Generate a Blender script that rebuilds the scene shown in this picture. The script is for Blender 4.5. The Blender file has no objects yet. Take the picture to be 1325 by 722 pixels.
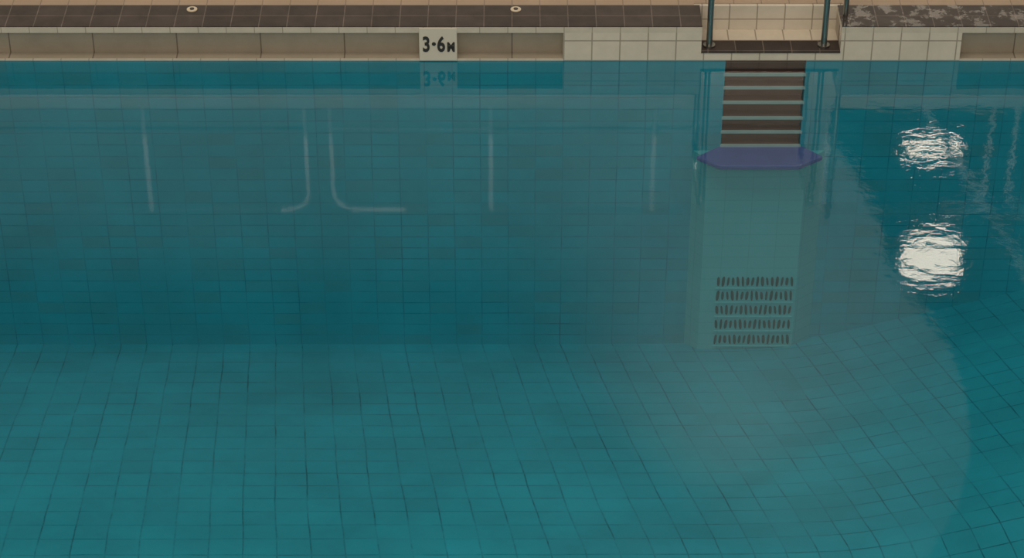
import bpy, bmesh, math
from mathutils import Vector
S=bpy.context.scene
S.view_settings.view_transform='Standard'
S.view_settings.look='None'

# ---------------- materials ----------------
def new(name):
    m=bpy.data.materials.new(name); m.use_nodes=True
    nt=m.node_tree; return m,nt,nt.nodes,nt.links,nt.nodes['Principled BSDF']
def plain(name,col,rough=.5,metal=0.,var=.12,scale=12,emit=None):
    m,nt,N,L,b=new(name)
    tc=N.new('ShaderNodeTexCoord'); no=N.new('ShaderNodeTexNoise'); no.inputs['Scale'].default_value=scale
    no.inputs['Detail'].default_value=4
    L.new(tc.outputs['Object'],no.inputs['Vector'])
    r=N.new('ShaderNodeMapRange'); r.inputs['To Min'].default_value=1-var; r.inputs['To Max'].default_value=1+var
    L.new(no.outputs['Fac'],r.inputs['Value'])
    mx=N.new('ShaderNodeMix'); mx.data_type='RGBA'; mx.blend_type='MULTIPLY'; mx.inputs[0].default_value=1
    mx.inputs[6].default_value=(*col,1); L.new(r.outputs[0],mx.inputs[7])
    L.new(mx.outputs[2],b.inputs['Base Color'])
    b.inputs['Roughness'].default_value=rough; b.inputs['Metallic'].default_value=metal
    if emit: 
        b.inputs['Emission Color'].default_value=(*emit[0],1); b.inputs['Emission Strength'].default_value=emit[1]
    return m
def tile(name,c1,c2,mortar,w,h,axes='XZ',off=(0,0),ms=.004,rough=.3,bias=-.4,stain=.15,stain_scale=1.3,uv=False,bump=.3,rr=None,msmooth=.3,jit=0,mfade=False,spec=.5):
    m,nt,N,L,b=new(name)
    tc=N.new('ShaderNodeTexCoord')
    if uv: vec=tc.outputs['UV']
    else:
        sp=N.new('ShaderNodeSeparateXYZ'); L.new(tc.outputs['Object'],sp.inputs[0])
        cb=N.new('ShaderNodeCombineXYZ')
        for i,a in enumerate(axes):
            ad=N.new('ShaderNodeMath'); ad.operation='ADD'; ad.inputs[1].default_value=off[i]+100*(w if i==0 else h)
            L.new(sp.outputs['XYZ'.index(a)],ad.inputs[0]); L.new(ad.outputs[0],cb.inputs[i])
        vec=cb.outputs[0]
    if jit:
        nj=N.new('ShaderNodeTexNoise'); nj.inputs['Scale'].default_value=2.2; nj.inputs['Detail'].default_value=3
        L.new(tc.outputs['Object'],nj.inputs['Vector'])
        s=N.new('ShaderNodeVectorMath'); s.operation='SUBTRACT'; s.inputs[1].default_value=(.5,.5,.5); L.new(nj.outputs['Color'],s.inputs[0])
        q=N.new('ShaderNodeVectorMath'); q.operation='SCALE'; q.inputs['Scale'].default_value=jit; L.new(s.outputs[0],q.inputs[0])
        a=N.new('ShaderNodeVectorMath'); a.operation='ADD'; L.new(q.outputs[0],a.inputs[0]); L.new(vec,a.inputs[1]); vec=a.outputs[0]
    br=N.new('ShaderNodeTexBrick'); br.offset=0; br.squash=1
    br.inputs['Scale'].default_value=1; br.inputs['Brick Width'].default_value=w; br.inputs['Row Height'].default_value=h
    br.inputs['Mortar Size'].default_value=ms; br.inputs['Mortar Smooth'].default_value=msmooth; br.inputs['Bias'].default_value=bias
    br.inputs['Color1'].default_value=(*c1,1); br.inputs['Color2'].default_value=(*c2,1); br.inputs['Mortar'].default_value=(*mortar,1)
    L.new(vec,br.inputs['Vector'])
    if mfade:   # patchy, partly cleaned grout
        nf=N.new('ShaderNodeTexNoise'); nf.inputs['Scale'].default_value=2.6; nf.inputs['Detail'].default_value=5; nf.inputs['Roughness'].default_value=.75
        L.new(tc.outputs['Object'],nf.inputs['Vector'])
        rf=N.new('ShaderNodeMapRange'); rf.inputs['From Min'].default_value=.42; rf.inputs['From Max'].default_value=.64
        L.new(nf.outputs['Fac'],rf.inputs['Value'])
        mm=N.new('ShaderNodeMix'); mm.data_type='RGBA'; L.new(rf.outputs[0],mm.inputs[0])
        mm.inputs[6].default_value=(*[x*.78+y*.22 for x,y in zip(c1,mortar)],1); mm.inputs[7].default_value=(*mortar,1)
        L.new(mm.outputs[2],br.inputs['Mortar'])
    no=N.new('ShaderNodeTexNoise'); no.inputs['Scale'].default_value=stain_scale; no.inputs['Detail'].default_value=6; no.inputs['Roughness'].default_value=.65
    L.new(tc.outputs['Object'],no.inputs['Vector'])
    r=N.new('ShaderNodeMapRange'); r.inputs['From Min'].default_value=.3; r.inputs['From Max'].default_value=.7
    r.inputs['To Min'].default_value=1-stain; r.inputs['To Max'].default_value=1+stain
    L.new(no.outputs['Fac'],r.inputs['Value'])
    mx=N.new('ShaderNodeMix'); mx.data_type='RGBA'; mx.blend_type='MULTIPLY'; mx.inputs[0].default_value=1
    L.new(br.outputs['Color'],mx.inputs[6]); L.new(r.outputs[0],mx.inputs[7])
    L.new(mx.outputs[2],b.inputs['Base Color']); b.inputs['Roughness'].default_value=rough
    b.inputs['Specular IOR Level'].default_value=spec
    if rr:   # wet patches
        n2=N.new('ShaderNodeTexNoise'); n2.inputs['Scale'].default_value=11; n2.inputs['Detail'].default_value=7; n2.inputs['Roughness'].default_value=.7
        L.new(tc.outputs['Object'],n2.inputs['Vector'])
        r2=N.new('ShaderNodeMapRange'); r2.inputs['From Min'].default_value=.52; r2.inputs['From Max'].default_value=.57
        r2.inputs['To Min'].default_value=rr[0]; r2.inputs['To Max'].default_value=rr[1]
        L.new(n2.outputs['Fac'],r2.inputs['Value']); L.new(r2.outputs[0],b.inputs['Roughness'])
        r3=N.new('ShaderNodeMapRange'); r3.inputs['From Min'].default_value=.52; r3.inputs['From Max'].default_value=.57
        r3.inputs['To Min'].default_value=0; r3.inputs['To Max'].default_value=1
        L.new(n2.outputs['Fac'],r3.inputs['Value']); L.new(r3.outputs[0],b.inputs['Coat Weight']); b.inputs['Coat IOR'].default_value=1.95
        b.inputs['Coat Roughness'].default_value=.05
    if bump:
        bp=N.new('ShaderNodeBump'); bp.inputs['Strength'].default_value=bump; bp.inputs['Distance'].default_value=.003; bp.invert=True
        L.new(br.outputs['Fac'],bp.inputs['Height']); L.new(bp.outputs[0],b.inputs['Normal'])
    return m

W=.148
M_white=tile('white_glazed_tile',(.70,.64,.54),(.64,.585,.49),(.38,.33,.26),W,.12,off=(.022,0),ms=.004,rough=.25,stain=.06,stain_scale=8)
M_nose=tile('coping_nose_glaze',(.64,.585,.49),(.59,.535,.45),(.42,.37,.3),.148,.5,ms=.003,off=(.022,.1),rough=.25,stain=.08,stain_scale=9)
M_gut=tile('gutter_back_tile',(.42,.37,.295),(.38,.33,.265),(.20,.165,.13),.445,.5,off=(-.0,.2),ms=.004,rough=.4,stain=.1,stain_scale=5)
M_brown=tile('brown_quarry_tile',(.060,.043,.038),(.036,.026,.024),(.15,.12,.10),.148,.117,axes='XY',off=(0,.0),ms=.003,rough=.5,stain=.35,stain_scale=9,bias=0,spec=.35)
M_brownwet=tile('wet_brown_quarry_tile',(.05,.037,.033),(.034,.026,.024),(.15,.12,.1),.148,.117,axes='XY',ms=.003,stain=.3,stain_scale=9,bias=0,rr=(.5,.06))
M_beige=tile('beige_deck_tile',(.42,.31,.22),(.38,.28,.2),(.25,.18,.13),.148,.148,axes='XY',off=(0,-.005),ms=.003,rough=.5,stain=.1)
M_wallt=tile('pool_wall_tile',(.022,.34,.43),(.055,.275,.315),(.012,.19,.26),W,.075,off=(.022,0),ms=.004,rough=.5,stain=.14,stain_scale=1.2,bias=-.5,bump=0,jit=.012,mfade=True,msmooth=.7,spec=.2)
M_floort=tile('pool_floor_tile',(.022,.345,.435),(.024,.29,.365),(.007,.14,.18),W,.148,ms=.0055,rough=.5,stain=.17,stain_scale=1.1,bias=-.5,uv=True,bump=0,jit=.022,mfade=True,msmooth=.8,spec=.2)
M_col=tile('ladder_column_tile',(.10,.42,.46),(.095,.40,.44),(.08,.35,.38),W,.075,off=(.022,0),ms=.002,rough=.5,stain=.06,bias=-.5,bump=0,jit=.01,spec=.2)
M_stepbrown=plain('brown_step_tile',(.20,.08,.065),.5)
M_stepnose=plain('step_nosing_white',(.42,.47,.44),.4)
M_purple=plain('purple_ledge_tile',(.10,.12,.33),.5)
M_dark=plain('grate_slot_dark',(.012,.09,.095),.7)
M_mark=plain('marker_plate',(.71,.66,.56),.3,var=.04)
M_ink=plain('black_ink',(.03,.028,.026),.6)
M_steel=plain('brushed_steel',(.33,.33,.31),.28,1.0,var=.05)
M_rail=plain('white_enamel_rail',(.95,.94,.92),.15)
M_dkrail=plain('grey_top_rail',(.30,.29,.27),.5)
# partition: pale plaster; reflected haze falloff painted into its colour, mostly on the left
M_part,nt,N,L,b=new('haze_graded_plaster'); b.inputs['Roughness'].default_value=.8
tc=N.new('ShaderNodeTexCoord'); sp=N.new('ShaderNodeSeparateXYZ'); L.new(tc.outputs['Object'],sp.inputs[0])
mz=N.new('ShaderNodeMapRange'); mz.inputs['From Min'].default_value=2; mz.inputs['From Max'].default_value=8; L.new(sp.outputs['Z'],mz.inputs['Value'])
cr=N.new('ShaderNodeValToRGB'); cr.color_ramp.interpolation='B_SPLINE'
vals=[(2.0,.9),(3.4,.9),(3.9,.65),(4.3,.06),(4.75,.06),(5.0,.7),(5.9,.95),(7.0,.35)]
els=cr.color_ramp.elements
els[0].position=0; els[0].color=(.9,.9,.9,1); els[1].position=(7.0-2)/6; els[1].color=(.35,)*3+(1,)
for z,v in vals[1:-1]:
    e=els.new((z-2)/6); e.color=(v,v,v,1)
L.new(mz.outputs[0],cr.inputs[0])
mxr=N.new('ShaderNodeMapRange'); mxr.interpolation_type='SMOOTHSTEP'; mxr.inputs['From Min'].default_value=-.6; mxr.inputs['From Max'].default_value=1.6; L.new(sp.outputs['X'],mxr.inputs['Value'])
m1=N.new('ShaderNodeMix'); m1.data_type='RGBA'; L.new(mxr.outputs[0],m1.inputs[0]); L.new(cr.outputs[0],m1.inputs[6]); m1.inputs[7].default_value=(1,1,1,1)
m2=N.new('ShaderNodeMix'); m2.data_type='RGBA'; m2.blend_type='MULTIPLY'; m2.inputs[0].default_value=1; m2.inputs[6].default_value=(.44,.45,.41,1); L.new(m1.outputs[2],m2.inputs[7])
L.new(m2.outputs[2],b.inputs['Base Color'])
M_hall=plain('dark_hall_panel',(.05,.045,.04),.8)
M_conc=plain('concrete_plinth',(.42,.38,.32),.8)
M_btn=plain('button_brass',(.7,.6,.45),.35)
M_lampglass=plain('lamp_glass',(.9,.9,.85),.3,emit=((1,.88,.7),9))
M_lampbody=plain('lamp_housing',(.08,.08,.08),.5)

# ---------------- mesh helpers ----------------
def mesh_obj(name,parts,mats,parent=None,bevel=0):
    bm=bmesh.new()
    for p in parts:
        (x0,x1,y0,y1,z0,z1),mi=p
        vs=[bm.verts.new(c) for c in [(x0,y0,z0),(x1,y0,z0),(x1,y1,z0),(x0,y1,z0),(x0,y0,z1),(x1,y0,z1),(x1,y1,z1),(x0,y1,z1)]]
        for f in [(0,3,2,1),(4,5,6,7),(0,1,5,4),(1,2,6,5),(2,3,7,6),(3,0,4,7)]:
            fc=bm.faces.new([vs[i] for i in f]); fc.material_index=mi
    me=bpy.data.meshes.new(name); bm.to_mesh(me); bm.free()
    for m in mats: me.materials.append(m)
    o=bpy.data.objects.new(name,me); S.collection.objects.link(o)
    if bevel:
        b=o.modifiers.new('bev','BEVEL'); b.width=bevel; b.segments=2; b.limit_method='ANGLE'
    if parent: o.parent=parent
    return o
def prism(name,pts,z0,z1,mats,axis='Z',parent=None,bevel=0,mi=None):
    bm=bmesh.new()
    polys=pts if isinstance(pts[0],list) else [pts]
    def P(a,b,c): return (a,b,c) if axis=='Z' else (a,c,b)
    for pl in polys:
        A=[bm.verts.new(P(x,y,z0)) for x,y in pl]; B=[bm.verts.new(P(x,y,z1)) for x,y in pl]
        n=len(pl); bm.faces.new(A); bm.faces.new(B)
        for i in range(n): bm.faces.new([A[i],A[(i+1)%n],B[(i+1)%n],B[i]])
    bmesh.ops.recalc_face_normals(bm,faces=bm.faces)
    me=bpy.data.meshes.new(name); bm.to_mesh(me); bm.free()
    for m in mats: me.materials.append(m)
    o=bpy.data.objects.new(name,me); S.collection.objects.link(o)
    if bevel:
        b=o.modifiers.new('bev','BEVEL'); b.width=bevel; b.segments=2; b.limit_method='ANGLE'
    if parent: o.parent=parent
    return o
def empty(name,loc=(0,0,0)):
    e=bpy.data.objects.new(name,None); e.location=loc; S.collection.objects.link(e); return e
def fillet(pts,r,n=8):
    out=[Vector(pts[0])]
    for i in range(1,len(pts)-1):
        p=Vector(pts[i]); a=(Vector(pts[i-1])-p).normalized(); b=(Vector(pts[i+1])-p).normalized()
        p0=p+a*r; p1=p+b*r
        for k in range(n+1):
            t=k/n; out.append(p0*(1-t)**2+p*2*t*(1-t)+p1*t*t)
    out.append(Vector(pts[-1])); return out
def tube(name,paths,r,mat,parent=None):
    cu=bpy.data.curves.new(name,'CURVE'); cu.dimensions='3D'; cu.bevel_depth=r; cu.bevel_resolution=5; cu.use_fill_caps=True
    for pts in paths:
        sp=cu.splines.new('POLY'); sp.points.add(len(pts)-1)
        for i,p in enumerate(pts): sp.points[i].co=(*p,1)
    cu.materials.append(mat)
    o=bpy.data.objects.new(name+'_tmp',cu); S.collection.objects.link(o)
    bpy.context.view_layer.update()
    me=bpy.data.meshes.new_from_object(o.evaluated_get(bpy.context.evaluated_depsgraph_get()))
    bpy.data.objects.remove(o)
    for p in me.polygons: p.use_smooth=True
    o=bpy.data.objects.new(name,me); S.collection.objects.link(o)
    if parent: o.parent=parent
    return o
def cyl(bm,c,r,h,n=24,mi=0):
    A=[bm.verts.new((c[0]+r*math.cos(2*math.pi*i/n),c[1]+r*math.sin(2*math.pi*i/n),c[2])) for i in range(n)]
    B=[bm.verts.new((v.co.x,v.co.y,c[2]+h)) for v in A]
    bm.faces.new(B).material_index=mi; bm.faces.new(A[::-1])
    for i in range(n): bm.faces.new([A[i],A[(i+1)%n],B[(i+1)%n],B[i]]).material_index=mi

# ---------------- pool shell ----------------
XL,XR,YN=-7.,7.,-9.
SX0,SX1=1.132,1.560     # step recess
SZ=-.535
mesh_obj('wall_far',[((XL-.3,SX0,0,.3,-2.6,-.0),0),((SX1,XR+.3,0,.3,-2.6,-.0),0),
    ((SX0,SX1,0,.3,-2.6,SZ),0),((SX0,SX1,.075,.3,SZ,-.0),1)],[M_wallt,M_stepbrown])
mesh_obj('wall_left',[((XL-.3,XL,YN,0,-2.6,.0),0)],[M_wallt])
mesh_obj('wall_right',[((XR,XR+.3,YN,0,-2.6,.0),0)],[M_wallt])
mesh_obj('wall_near',[((XL-.3,XR+.3,YN-.3,YN,-2.6,.0),0)],[M_wallt])
# floor: level to the left, ramps up to the right and towards the shallow side
def zf(X,t):
    z=-1.87
    e=X-1.62
    k=.30*.5*(e+math.sqrt(e*e+.06))
    z+=min(k,.9)
    z+=.28*min(t,2.6)
    return min(z,-.7)
bm=bmesh.new(); uvl=bm.loops.layers.uv.new('UVMap')
nx,ny=168,72; g=[]
for j in range(ny+1):
    t=9*j/ny; row=[]
    for i in range(nx+1):
        X=XL+(XR-XL)*i/nx; row.append(bm.verts.new((X,-t,zf(X,t))))
    g.append(row)
for j in range(ny):
    for i in range(nx):
        f=bm.faces.new([g[j+1][i],g[j+1][i+1],g[j][i+1],g[j][i]]); f.smooth=True
        for l in f.loops:
            X,t=l.vert.co.x,-l.vert.co.y
            e=X-1.4; sm=.5*(e+math.sqrt(e*e+.2))
            fan=.13+.032*X-.07*sm
            l[uvl].uv=(X-min(t,3)*fan+20*W+.02, t+10*.148+.02)
me=bpy.data.meshes.new('floor'); bm.to_mesh(me); bm.free(); me.materials.append(M_floort)
fo=bpy.data.objects.new('floor',me); S.collection.objects.link(fo)

# ---------------- coping with overflow gutter ----------------
NX0,NX1=1.0,1.735
solids=[(-.49,-.29),(.27,NX0),(NX1,2.37)]
parts=[((XL,NX0,0,.235,.168,.200),1),((NX1,XR,0,.235,.168,.200),1)]
for a,b in solids: parts.append(((a,b,0.0,.1,0,.168),0))
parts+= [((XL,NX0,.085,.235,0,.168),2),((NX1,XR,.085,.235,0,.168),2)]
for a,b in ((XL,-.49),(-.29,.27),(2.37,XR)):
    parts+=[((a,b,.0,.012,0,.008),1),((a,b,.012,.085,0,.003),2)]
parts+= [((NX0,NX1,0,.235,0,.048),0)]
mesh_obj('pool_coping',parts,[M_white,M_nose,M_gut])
M_white_top=tile('white_niche_tile',(.68,.61,.50),(.64,.57,.47),(.38,.32,.25),W,.12,axes='XY',off=(.03,0),ms=.004,rough=.2,stain=.06,stain_scale=8)
mesh_obj('ladder_niche',[((NX0,NX1,-.004,.11,.048,.060),0),((NX0,NX1,.11,.235,.048,.056),1),
   ((NX0-.03,NX1+.03,.235,.26,.0,.2),2)],[M_brown,M_white_top,M_white])
mesh_obj('deck_tile_band',[((XL,NX0,.004,.235,.200,.206),0),((NX1,XR,.004,.235,.200,.206),1)],[M_brown,M_brownwet])
mesh_obj('deck_far',[((XL,XR,.26,3.98,.0,.205),0),((XL,NX0-.03,.235,.26,0,.205),0),((NX1+.03,XR,.235,.26,0,.205),0)],[M_beige])
mesh_obj('deck_near',[((XL-.3,XR+.3,-15,YN,0,.2),0)],[M_beige])
for x in (-1.70,.02):
    bm=bmesh.new(); cyl(bm,(x,.185,.206),.028,.004); cyl(bm,(x,.185,.210),.012,.003,mi=1)
    me=bpy.data.meshes.new('deck_anchor_cap'); bm.to_mesh(me); bm.free(); me.materials.append(M_btn); me.materials.append(M_brown)
    o=bpy.data.objects.new('deck_anchor_cap',me); S.collection.objects.link(o)

# depth marker
mk=empty('depth_marker_sign')
mesh_obj('plate',[((-.49,-.29,-.006,0,.002,.2),0)],[M_mark],parent=mk,bevel=.003)
def text(s,n,x,z,size,sx,sz=1.0):
    cu=bpy.data.curves.new('t','FONT'); cu.body=s; cu.size=size; cu.extrude=.001; cu.offset=.0035; cu.align_x='CENTER'
    o=bpy.data.objects.new('t',cu); S.collection.objects.link(o); bpy.context.view_layer.update()
    me=bpy.data.meshes.new_from_object(o.evaluated_get(bpy.context.evaluated_depsgraph_get())); bpy.data.objects.remove(o)
    me.materials.clear(); me.materials.append(M_ink)
    o=bpy.data.objects.new(n,me); S.collection.objects.link(o)
    o.scale=(sx,sz,1); o.rotation_euler=(math.pi/2,0,0); o.location=(x,-.0075,z); o.parent=mk
text('3','digit_three',-.452,.062,.115,.74,1.07); text('·','dot',-.412,.064,.12,1.0); text('6','digit_six',-.374,.062,.115,.74,1.07); text('M','letter_m',-.322,.062,.072,.75,1.03)

# ---------------- recessed steps ----------------
st=empty('recessed_steps')
for i,z in enumerate((-.004,-.082,-.163,-.254,-.351,-.439,-.527)):
    mesh_obj('tread_%d'%(i+1),[((SX0,SX1,.004,.075,z-.012,z+.0),0),((SX0-.004,SX1+.004,-.006,.006,z-.010,z+.005),1)] if i else
        [((SX0,SX1,.0,.075,z-.008,z),0)],[M_stepbrown,M_stepnose],parent=st)
prism('rest_ledge',[(.995,-.10),(1.115,-.195),(1.54,-.195),(1.675,-.10),(1.58,.0),(1.12,.0)],-.56,-.535,[M_purple],bevel=.004)
CXa,CXb=.985,1.70
col=prism('ladder_column',[(CXa,.0),(CXa+.07,-.09),(CXb-.11,-.09),(CXb,.0)],-1.95,-.56,[M_col])
gr=empty('inlet_grate')
zs=[-1.365,-1.462,-1.56,-1.66,-1.765]
ov=[]
for k,z in enumerate(zs):
    n=16
    for i in range(n):
        x=1.153+.41*i/(n-1); hw=.0075+.0012*math.sin(i*2.3+k); hh=.030+.004*math.sin(i*1.7+2*k)
        sl=.004*math.sin(i*1.1+k*1.9)
        ov.append([(x+hw*math.cos(a)+sl*math.sin(a),z+math.copysign(abs(math.sin(a))**.6,math.sin(a))*hh) for a in [2*math.pi*j/12 for j in range(12)]])
prism('slots',ov,-.0945,-.0895,[M_dark],axis='Y',parent=gr)
mesh_obj('bars',[((1.14,1.577,-.098,-.089,z-.05,z-.043),0) for z in zs],[M_col],parent=gr)

# ---------------- handrails ----------------
for x in (1.045,1.652):
    h=tube('ladder_handrail',[fillet([(x,.05,.058),(x,.05,1.0),(x,.62,1.0),(x,.62,.2)],.16)],.0165,M_steel)
    bm=bmesh.new(); cyl(bm,(x,.05,.060),.032,.012); cyl(bm,(x,.62,.205),.038,.012)
    me=bpy.data.meshes.new('flange'); bm.to_mesh(me); bm.free(); me.materials.append(M_steel)
    o=bpy.data.objects.new('flange',me); S.collection.objects.link(o); o.parent=h
tube('deck_post',[[Vector((1.765,.12,.2)),Vector((1.765,.14,1.1))]],.014,M_steel)

# ---------------- spectator side ----------------
mesh_obj('spectator_plinth',[((XL,XR,1.35,3.98,.205,1.1),0)],[M_conc])
rl=empty('balustrade_railing')
YR=1.5; ZT=1.93; ZB=1.1
def P(x,z): return (x,YR,z)
paths=[fillet([P(-1.44,ZT),P(-1.265,ZT),P(-1.265,ZB)],.14),
       fillet([P(-1.11,ZB),P(-1.11,ZT),P(-.66,ZT)],.16),
       fillet([P(2.7,ZT),P(2.93,ZT),P(2.93,ZB)],.14),
       fillet([P(3.08,ZB),P(3.08,ZT),P(3.4,ZT)],.14)]
tube('frame_ends',paths,.0125,M_rail,parent=rl)
tube('top_rails',[[Vector(P(a,ZT)),Vector(P(b,ZT))] for a,b in ((-6,-1.44),(-.66,2.7),(3.4,6))],.008,M_dkrail,parent=rl)
tube('posts',[[Vector(P(x,ZB)),Vector(P(x,ZT))] for x in (-4.25,-3.25,-2.25,-.13,.87,1.93,4.1)],.0145,M_rail,parent=rl)
tube('mid_rails',[[Vector(P(a,1.335)),Vector(P(b,1.335))] for a,b in ((-1.11,-.13),)],.009,M_rail,parent=rl)
tube('thin_rails',[[Vector(P(a,1.335)),Vector(P(b,1.335))] for a,b in ((-.13,2.93),(-5,-1.265))],.006,M_dkrail,parent=rl)
tube('stair_handrail',[fillet([(2.45,1.56,1.12),(3.5,1.56,2.79),(3.5,1.56,1.1)],.15)],.018,M_rail)
mesh_obj('wall_back',[((-9,9,5.6,5.8,0,11),0)],[M_hall])
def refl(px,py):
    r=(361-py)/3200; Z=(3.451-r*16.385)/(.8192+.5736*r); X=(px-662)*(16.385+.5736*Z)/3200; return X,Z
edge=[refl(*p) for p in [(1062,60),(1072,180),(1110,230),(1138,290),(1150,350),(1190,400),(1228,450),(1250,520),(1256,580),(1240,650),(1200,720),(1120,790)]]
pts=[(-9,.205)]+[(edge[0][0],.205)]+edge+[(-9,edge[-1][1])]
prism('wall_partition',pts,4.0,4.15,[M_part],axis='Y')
def lamp(x,z,w,h,y=3.8):
    e=empty('wall_floodlight',(x,y,z))
    def oval(k,n=28): return [(w/2*k*math.copysign(abs(math.cos(a))**.7,math.cos(a)),h/2*k*math.copysign(abs(math.sin(a))**.7,math.sin(a))) for a in [2*math.pi*i/n for i in range(n)]]
    prism('housing',oval(1.2),.03,.16,[M_lampbody],axis='Y',parent=e)
    mesh_obj('bracket',[((-.03,.03,.14,1.8,-.03,.03),0)],[M_lampbody],parent=e)
    prism('glass',oval(1.0),0,.03,[M_lampglass],axis='Y',parent=e)
lamp(3.13,3.90,.44,.36); lamp(3.04,2.92,.42,.12)

# ---------------- water ----------------
m,nt,N,L,b=new('pool_water'); N.remove(b); out=N['Material Output']
tr=N.new('ShaderNodeBsdfTransparent'); tr.inputs[0].default_value=(.77,.935,.985,1)
gl=N.new('ShaderNodeBsdfGlossy'); gl.inputs['Roughness'].default_value=.035
mix=N.new('ShaderNodeMixShader')
ge=N.new('ShaderNodeNewGeometry')
dt=N.new('ShaderNodeVectorMath'); dt.operation='DOT_PRODUCT'; L.new(ge.outputs['Incoming'],dt.inputs[0]); L.new(ge.outputs['Normal'],dt.inputs[1])
def mth(op,a,bv):
    n=N.new('ShaderNodeMath'); n.operation=op
    for i,v in enumerate((a,bv)):
        if v is None: continue
        if isinstance(v,(int,float)): n.inputs[i].default_value=v
        else: L.new(v,n.inputs[i])
    return n.outputs[0]
ca=mth('ABSOLUTE',dt.outputs['Value'],None); om=mth('SUBTRACT',1.0,ca); pw=mth('POWER',om,4.0)
fr_=mth('ADD',mth('MULTIPLY',pw,.95),.045)
tc=N.new('ShaderNodeTexCoord')
mp=N.new('ShaderNodeMapping'); mp.inputs['Scale'].default_value=(1,1.4,1); L.new(tc.outputs['Object'],mp.inputs[0])
n1=N.new('ShaderNodeTexNoise'); n1.inputs['Scale'].default_value=11; n1.inputs['Detail'].default_value=4; L.new(mp.outputs[0],n1.inputs['Vector'])
ds=N.new('ShaderNodeVectorMath'); ds.operation='DISTANCE'; L.new(tc.outputs['Object'],ds.inputs[0]); ds.inputs[1].default_value=(2.4,-1.3,0)
mr=N.new('ShaderNodeMapRange'); mr.inputs['From Min'].default_value=.3; mr.inputs['From Max'].default_value=2.0; mr.inputs['To Min'].default_value=1.0; mr.inputs['To Max'].default_value=.09
L.new(ds.outputs['Value'],mr.inputs['Value'])
mu=mth('MULTIPLY',n1.outputs['Fac'],mr.outputs[0])
bp=N.new('ShaderNodeBump'); bp.inputs['Strength'].default_value=1; bp.inputs['Distance'].default_value=.0010; L.new(mu,bp.inputs['Height'])
L.new(bp.outputs[0],gl.inputs['Normal'])
L.new(fr_,mix.inputs[0]); L.new(tr.outputs[0],mix.inputs[1]); L.new(gl.outputs[0],mix.inputs[2]); L.new(mix.outputs[0],out.inputs['Surface'])
me=bpy.data.meshes.new('pool_water'); me.from_pydata([(XL,YN,-.002),(XR,YN,-.002),(XR,0,-.002),(XL,0,-.002)],[],[(0,1,2,3)]); me.materials.append(m)
o=bpy.data.objects.new('pool_water',me); S.collection.objects.link(o)

# ---------------- lights ----------------
def area(name,loc,sx,sy,e,col,rot=(0,0,0)):
    l=bpy.data.lights.new(name,'AREA'); l.shape='RECTANGLE'; l.size=sx; l.size_y=sy; l.energy=e; l.color=col
    o=bpy.data.objects.new(name,l); o.location=loc; o.rotation_euler=rot; S.collection.objects.link(o)
area('ceiling_light',(-1,-4,9.5),8,3,340,(1,.87,.70))
area('ceiling_light.001',(0,-14,9),8,3,355,(1,.87,.70),(math.radians(40),0,0))
area('added_partition_fill',(-2.0,2.7,1.25),10,.2,60,(1,.95,.86),(math.radians(143),0,0))  # added unseen light, brightens the lower partition for the haze on the water
area('added_rail_fill',(-.5,.95,.26),8,.08,85,(1,.96,.9),(math.radians(162),0,0))  # added unseen light, makes the railing stand out in its reflection
def spot(name,loc,tgt,e,ang):
    l=bpy.data.lights.new(name,'SPOT'); l.energy=e; l.spot_size=math.radians(ang); l.spot_blend=1; l.color=(1,.95,.84); l.shadow_soft_size=.1
    o=bpy.data.objects.new(name,l); o.location=loc; o.rotation_euler=(Vector(tgt)-Vector(loc)).to_track_quat('-Z','Y').to_euler(); S.collection.objects.link(o)
spot('added_haze_spot',(1.2,1.6,8.2),(1.9,4,4.0),850,46)  # added unseen spot, strengthens the reflected haze near the partition's curved edge
spot('added_haze_spot',(1.5,.8,8.6),(2.5,4,5.4),450,40)  # second added spot, for the haze from higher up the partition
w=bpy.data.worlds.new('hall_ambience'); S.world=w; w.use_nodes=True
w.node_tree.nodes['Background'].inputs[0].default_value=(1,.89,.76,1); w.node_tree.nodes['Background'].inputs[1].default_value=.32

# ---------------- camera ----------------
c=bpy.data.cameras.new('cam'); c.sensor_width=36; c.lens=3200/1325*36
co=bpy.data.objects.new('camera',c); co.location=(0,-11.4,6.57); co.rotation_euler=(math.radians(55),0,0)
c.clip_end=200
S.collection.objects.link(co); S.camera=co
